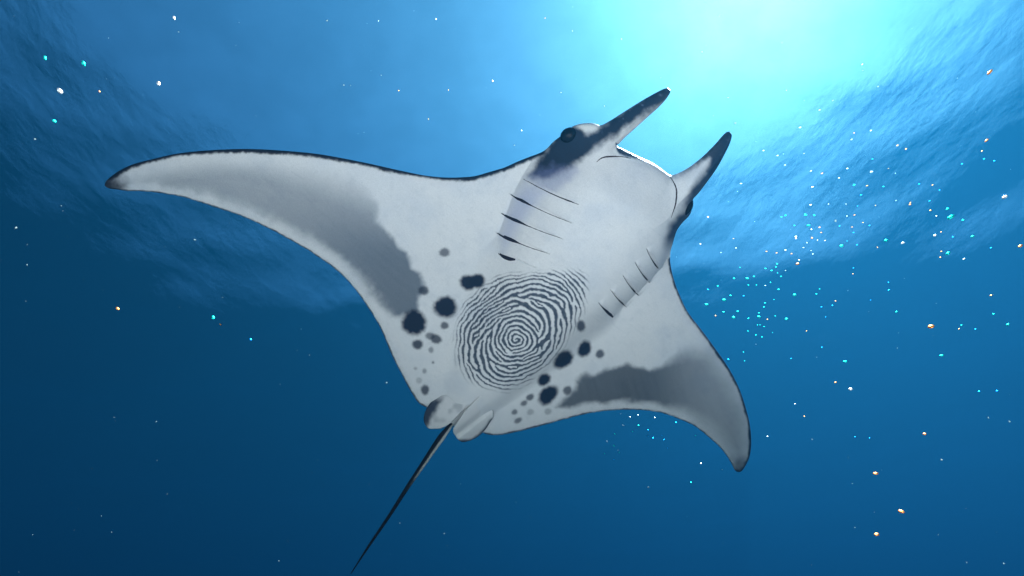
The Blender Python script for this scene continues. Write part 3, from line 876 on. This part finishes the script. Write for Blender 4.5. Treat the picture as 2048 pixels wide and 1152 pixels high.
# ------------------------------------------------------------------ plankton specks catching the sun
# (picture x, picture y, apparent size, tint)
SPECKS = [
    (1600, 255, 3.5, 'w'), (1708, 266, 2.5, 'o'), (1742, 261, 3, 'w'), (1703, 279, 3, 'w'), (1795, 291, 3.5, 'o'), (1812, 298, 3.5, 'o'), (1527, 301, 3, 'w'), (1555, 311, 3, 'w'), (1570, 330, 2.5, 'w'),
    (1608, 307, 2, 'o'), (1622, 342, 2.5, 'w'), (1644, 347, 3, 'o'), (1695, 337, 3, 'w'), (1678, 356, 2.5, 'w'), (1745, 318, 3, 'b'), (1743, 344, 4.5, 'w'), (1777, 337, 2, 'o'), (1625, 374, 4, 'w'),
    (1708, 370, 4, 'c'), (1734, 372, 3.5, 'o'), (1767, 373, 2.5, 'c'), (1482, 367, 3, 'w'), (1838, 368, 3, 'b'), (1865, 370, 3, 'o'), (1879, 380, 2.5, 'b'), (1722, 390, 4, 'b'), (1973, 281, 5, 'o'),
    (1964, 302, 3, 'o'), (1968, 318, 3, 'b'), (1989, 322, 3.5, 'b'), (1924, 328, 3, 'b'), (1859, 402, 3, 'b'), (1621, 410, 4, 'w'), (1657, 408, 2, 'w'), (1692, 408, 2, 'w'), (1715, 412, 2, 'b'),
    (1751, 411, 2, 'o'), (1792, 401, 2, 'w'), (1820, 409, 4, 'o'), (1821, 405, 2.5, 'o'), (1861, 421, 3.5, 'o'), (1895, 418, 5, 'c'), (1902, 434, 9, 'c'), (1926, 440, 4, 'c'), (1873, 432, 2.5, 'w'),
    (2010, 394, 8, 'w'), (2041, 492, 6, 'o'), (1571, 431, 4, 'c'), (1563, 434, 2.5, 'c'), (1611, 430, 4.5, 'c'), (1629, 431, 3.5, 'c'), (1617, 451, 5, 'c'), (1623, 459, 3, 'w'), (1589, 451, 2.5, 'c'),
    (1639, 455, 3, 'o'), (1642, 465, 2.5, 'o'), (1679, 452, 3, 'b'), (1704, 454, 3, 'o'), (1707, 465, 2.5, 'b'), (1726, 445, 2.5, 'o'), (1739, 451, 2.5, 'b'), (1709, 430, 3, 'o'), (1694, 432, 2, 'w'),
    (1772, 481, 6, 'c'), (1806, 486, 4.5, 'w'), (1870, 471, 4.5, 'w'), (1906, 474, 3, 'b'), (1945, 473, 5, 'c'), (1882, 464, 2, 'o'), (1896, 507, 7, 'c'), (1883, 503, 3, 'o'), (1881, 515, 3, 'o'),
    (1928, 518, 4, 'w'), (1982, 496, 3.5, 'b'), (1592, 473, 3.5, 'w'), (1592, 477, 3, 'w'), (1624, 476, 3.5, 'o'), (1635, 480, 2, 'w'), (1650, 481, 1.8, 'w'), (1614, 486, 2, 'w'), (1607, 495, 2.5, 'w'),
    (1683, 492, 6, 'c'), (1714, 490, 3, 'b'), (1694, 482, 2, 'b'), (1755, 495, 2, 'o'), (1571, 500, 2.5, 'w'), (1533, 503, 3, 'o'), (1553, 506, 3, 'o'), (1583, 508, 3, 'o'), (1595, 528, 5, 'o'),
    (1598, 520, 3, 'w'), (1622, 501, 2, 'w'), (1626, 508, 2, 'w'), (1467, 477, 2, 'o'), (1472, 496, 2, 'w'), (1442, 505, 2, 'w'), (1401, 488, 2.5, 'w'), (1416, 434, 3, 'w'), (1554, 528, 3, 'c'),
    (1552, 534, 2.5, 'c'), (1531, 537, 3, 'c'), (1543, 541, 3, 'c'), (1480, 535, 2, 'c'), (1555, 546, 2, 'c'), (1571, 541, 2, 'w'), (1562, 553, 2.5, 'c'), (1541, 565, 2, 'c'), (1468, 557, 3, 'c'),
    (1494, 557, 5, 'c'), (1508, 553, 3, 'c'), (1497, 570, 2.2, 'c'), (1513, 570, 2, 'c'), (1531, 571, 2, 'w'), (1435, 572, 2.5, 'c'), (1416, 579, 3, 'b'), (1557, 579, 4, 'c'), (1589, 590, 5.5, 'c'),
    (1633, 588, 3, 'c'), (1639, 578, 2, 'c'), (1461, 591, 3.5, 'c'), (1448, 600, 6, 'c'), (1487, 592, 3.5, 'b'), (1413, 609, 5, 'c'), (1530, 606, 3, 'c'), (1528, 614, 3, 'c'), (1548, 599, 2, 'c'),
    (1671, 602, 2.5, 'o'), (1665, 611, 3, 'b'), (1643, 614, 3.5, 'b'), (1707, 536, 2.5, 'b'), (1706, 548, 2.5, 'o'), (1777, 565, 3, 'b'), (1778, 580, 4, 'b'), (1741, 600, 2, 'b'), (1982, 591, 4, 'o'),
    (1467, 635, 6, 'c'), (1447, 624, 4, 'c'), (1475, 623, 3.5, 'c'), (1518, 634, 5, 'c'), (1518, 626, 3.5, 'c'), (1497, 637, 2.5, 'c'), (1431, 632, 3, 'o'), (1535, 639, 3, 'o'), (1573, 638, 5, 'c'),
    (1550, 632, 2, 'c'), (1515, 650, 2, 'c'), (1520, 650, 2, 'c'), (1528, 653, 2, 'c'), (1496, 662, 1.8, 'c'), (1512, 670, 2, 'c'), (1524, 674, 2, 'c'), (1545, 665, 1.8, 'c'), (1613, 662, 2.5, 'o'),
    (1651, 634, 2, 'b'), (1793, 624, 4, 'c'), (1862, 653, 9, 'o'), (1883, 711, 5, 'c'), (1923, 651, 3, 'c'), (1918, 658, 3, 'o'), (1951, 658, 3, 'b'), (1987, 628, 3.5, 'c'), (2016, 649, 5, 'c'),
    (1690, 723, 5, 'c'), (1701, 778, 6, 'w'), (1671, 765, 4, 'o'), (1644, 695, 2.5, 'b'), (1582, 717, 2, 'b'), (1487, 704, 2, 'c'), (1489, 722, 1.8, 'c'), (1590, 808, 2.5, 'w'), (1609, 833, 2.5, 'o'),
    (1535, 873, 3, 'w'), (1710, 874, 2.5, 'b'), (1739, 876, 2.5, 'b'), (1751, 947, 6, 'o'), (1849, 868, 5, 'o'), (1803, 1023, 8, 'o'), (1753, 1069, 7, 'o'), (1958, 783, 4, 'b'), (1994, 782, 4, 'b'),
    (1241, 828, 2, 'w'), (1260, 834, 2, 'w'), (1276, 830, 2, 'w'), (1310, 835, 2, 'w'), (1246, 850, 3, 'w'), (1277, 851, 3.5, 'c'), (1265, 863, 2.5, 'c'), (1230, 868, 3, 'c'), (1214, 882, 2.5, 'w'),
    (1228, 891, 3, 'c'), (1209, 907, 2.5, 'c'), (1238, 905, 2.5, 'c'), (1228, 919, 3, 'b'), (1296, 860, 2.5, 'b'), (1306, 876, 3, 'b'), (1296, 872, 3, 'b'), (1324, 871, 2.5, 'b'), (1328, 879, 2, 'b'),
    (1335, 896, 2, 'b'), (1352, 845, 3.5, 'b'), (1391, 871, 3, 'c'), (1402, 927, 3, 'w'), (1382, 965, 3, 'c'), (1297, 974, 4, 'w'), (1444, 939, 2.5, 'w'), (1457, 719, 4, 'b'), (1489, 722, 2, 'c'),
    (120, 182, 9, 'w'), (167, 127, 7, 'c'), (317, 167, 7, 'w'), (348, 36, 5, 'w'), (108, 242, 6, 'c'), (199, 183, 3.5, 'o'), (90, 116, 6, 'c'), (235, 617, 5, 'o'), (426, 635, 6, 'c'),
    (441, 649, 4, 'o'), (501, 679, 4.5, 'b'), (984, 162, 3.5, 'w'), (1043, 261, 3, 'w'), (1122, 185, 2.5, 'w'), (1209, 212, 2.5, 'w'), (872, 38, 3, 'w'), (985, 162, 4, 'w'), (797, 181, 2.5, 'o'),
    (897, 180, 2, 'o'), (757, 42, 2, 'w'), (1090, 36, 2, 'o'), (1243, 78, 2, 'w'), (857, 238, 2, 'o'), (1145, 62, 2, 'w'), (1725, 129, 4, 'w'), (1980, 144, 7, 'o'), (1572, 181, 2.5, 'w'),
    (1639, 220, 3, 'w'), (1666, 201, 2.5, 'w'), (1456, 196, 3, 'w'), (1404, 104, 2.5, 'w'),
]

TINTS = {'w': ((0.95, 0.97, 0.95), 'white'), 'c': ((0.010, 0.85, 0.72), 'turquoise'), 'o': ((1.0, 0.40, 0.10), 'orange'), 'b': ((0.005, 0.42, 0.95), 'blue')}

def speck_material(name, tint):
    m, nt, out = material(name)
    g = nt.nodes.new('ShaderNodeBsdfGlossy'); g.inputs['Roughness'].default_value = 0.42
    d = nt.nodes.new('ShaderNodeBsdfTranslucent')
    n = nt.nodes.new('ShaderNodeTexNoise'); n.inputs['Scale'].default_value = 0.9
    r = nt.nodes.new('ShaderNodeValToRGB')
    r.color_ramp.elements[0].color = (*[c * 0.8 for c in tint], 1)
    r.color_ramp.elements[1].color = (*[min(1, c * 1.05 + 0.015) for c in tint], 1)
    mx = nt.nodes.new('ShaderNodeMixShader'); mx.inputs['Fac'].default_value = 0.25
    L = nt.links.new
    L(n.outputs[0], r.inputs[0]); L(r.outputs[0], g.inputs['Color']); L(r.outputs[0], d.inputs['Color'])
    L(g.outputs[0], mx.inputs[1]); L(d.outputs[0], mx.inputs[2]); L(mx.outputs[0], out.inputs['Surface'])
    return m

SPECK_SCALE = 0.70
SPECK_MESH = {}
for key, (tint, word) in TINTS.items():
    mt = speck_material('plankton_' + word, tint)
    v_, f_ = ellipsoid(1.0, 0.75, 0.30, 9, 6)
    v_ = v_ * (1 + 0.10 * np.sin(3 * v_[:, [0]] + 1) + 0.08 * np.cos(4 * v_[:, [1]]))
    SPECK_MESH[key] = mesh_from('plankton_speck', v_, f_, mt)
pr_ = random.Random(5)
for (px, py, size, key) in SPECKS:
    z = pr_.uniform(1.0, 2.6) if size < 5 else pr_.uniform(0.8, 1.6)
    pc = np.array([(px - CX) / FPX * z, (CY - py) / FPX * z, z])
    pw = Vector(cam_to_world(pc))
    o = link('plankton_speck', SPECK_MESH[key])
    o.location = pw
    half = ((-pw).normalized() + SUN).normalized()
    half = (half + Vector([pr_.gauss(0, 0.05) for _ in range(3)])).normalized()
    q = half.to_track_quat('Z', 'Y')
    o.rotation_mode = 'QUATERNION'
    from mathutils import Quaternion
    o.rotation_quaternion = q @ Quaternion((0, 0, 1), pr_.uniform(0, 6.28))
    r_ = SPECK_SCALE * size * z / FPX * (1.25 if size >= 4.5 else 1.0)
    o.scale = (r_, r_, r_)
    word = TINTS[key][1]
    big = size >= 5
    o['label'] = f'large bright {word} plankton speck, bigger than its neighbours in the water' if big else f'tiny {word} glinting plankton speck drifting in the open water'
    o['category'] = 'plankton'
    o['group'] = f'large {word} plankton specks' if big else f'tiny {word} plankton specks'

# ------------------------------------------------------------------ marine snow: dust-fine particles nobody could count
m_snow, nt, out = material('marine_snow_flake')
d = nt.nodes.new('ShaderNodeBsdfDiffuse'); t_ = nt.nodes.new('ShaderNodeBsdfTranslucent'); mx_ = nt.nodes.new('ShaderNodeMixShader')
n_ = nt.nodes.new('ShaderNodeTexNoise'); n_.inputs['Scale'].default_value = 3.0
r_n = nt.nodes.new('ShaderNodeValToRGB')
r_n.color_ramp.elements[0].color = (0.35, 0.45, 0.45, 1); r_n.color_ramp.elements[1].color = (0.8, 0.85, 0.8, 1)
nt.links.new(n_.outputs[0], r_n.inputs[0]); nt.links.new(r_n.outputs[0], d.inputs['Color']); nt.links.new(r_n.outputs[0], t_.inputs['Color'])
mx_.inputs['Fac'].default_value = 0.6
nt.links.new(d.outputs[0], mx_.inputs[1]); nt.links.new(t_.outputs[0], mx_.inputs[2]); nt.links.new(mx_.outputs[0], out.inputs['Surface'])
sr = np.random.default_rng(77)
cnt = 330
sx, sy = sr.uniform(-150, 2200, cnt), sr.uniform(-100, 1250, cnt)
sz = sr.uniform(0.7, 4.5, cnt)
keep = sdf(sx, sy, OUT) < -12
sx, sy, sz = sx[keep], sy[keep], sz[keep]
cw = cam_to_world(np.stack([(sx - CX) / FPX * sz, (CY - sy) / FPX * sz, sz], -1))
octv = np.array([(1, 0, 0), (-1, 0, 0), (0, 1, 0), (0, -1, 0), (0, 0, 1), (0, 0, -1)], float)
octf = np.array([(0, 2, 4), (2, 1, 4), (1, 3, 4), (3, 0, 4), (2, 0, 5), (1, 2, 5), (3, 1, 5), (0, 3, 5)])
rad = sr.uniform(0.35, 1.0, len(cw)) ** 2 * 0.0024
sv = (cw[:, None, :] + octv[None] * (rad[:, None, None] * sr.uniform(0.4, 1.3, (len(cw), 6, 1)))).reshape(-1, 3)
sf = (octf[None] + 6 * np.arange(len(cw))[:, None, None]).reshape(-1, 3)
snow = link('marine_snow', mesh_from('marine_snow', sv, sf, m_snow))
snow['kind'] = 'stuff'
snow['label'] = 'fine pale dust drifting everywhere in the blue water'
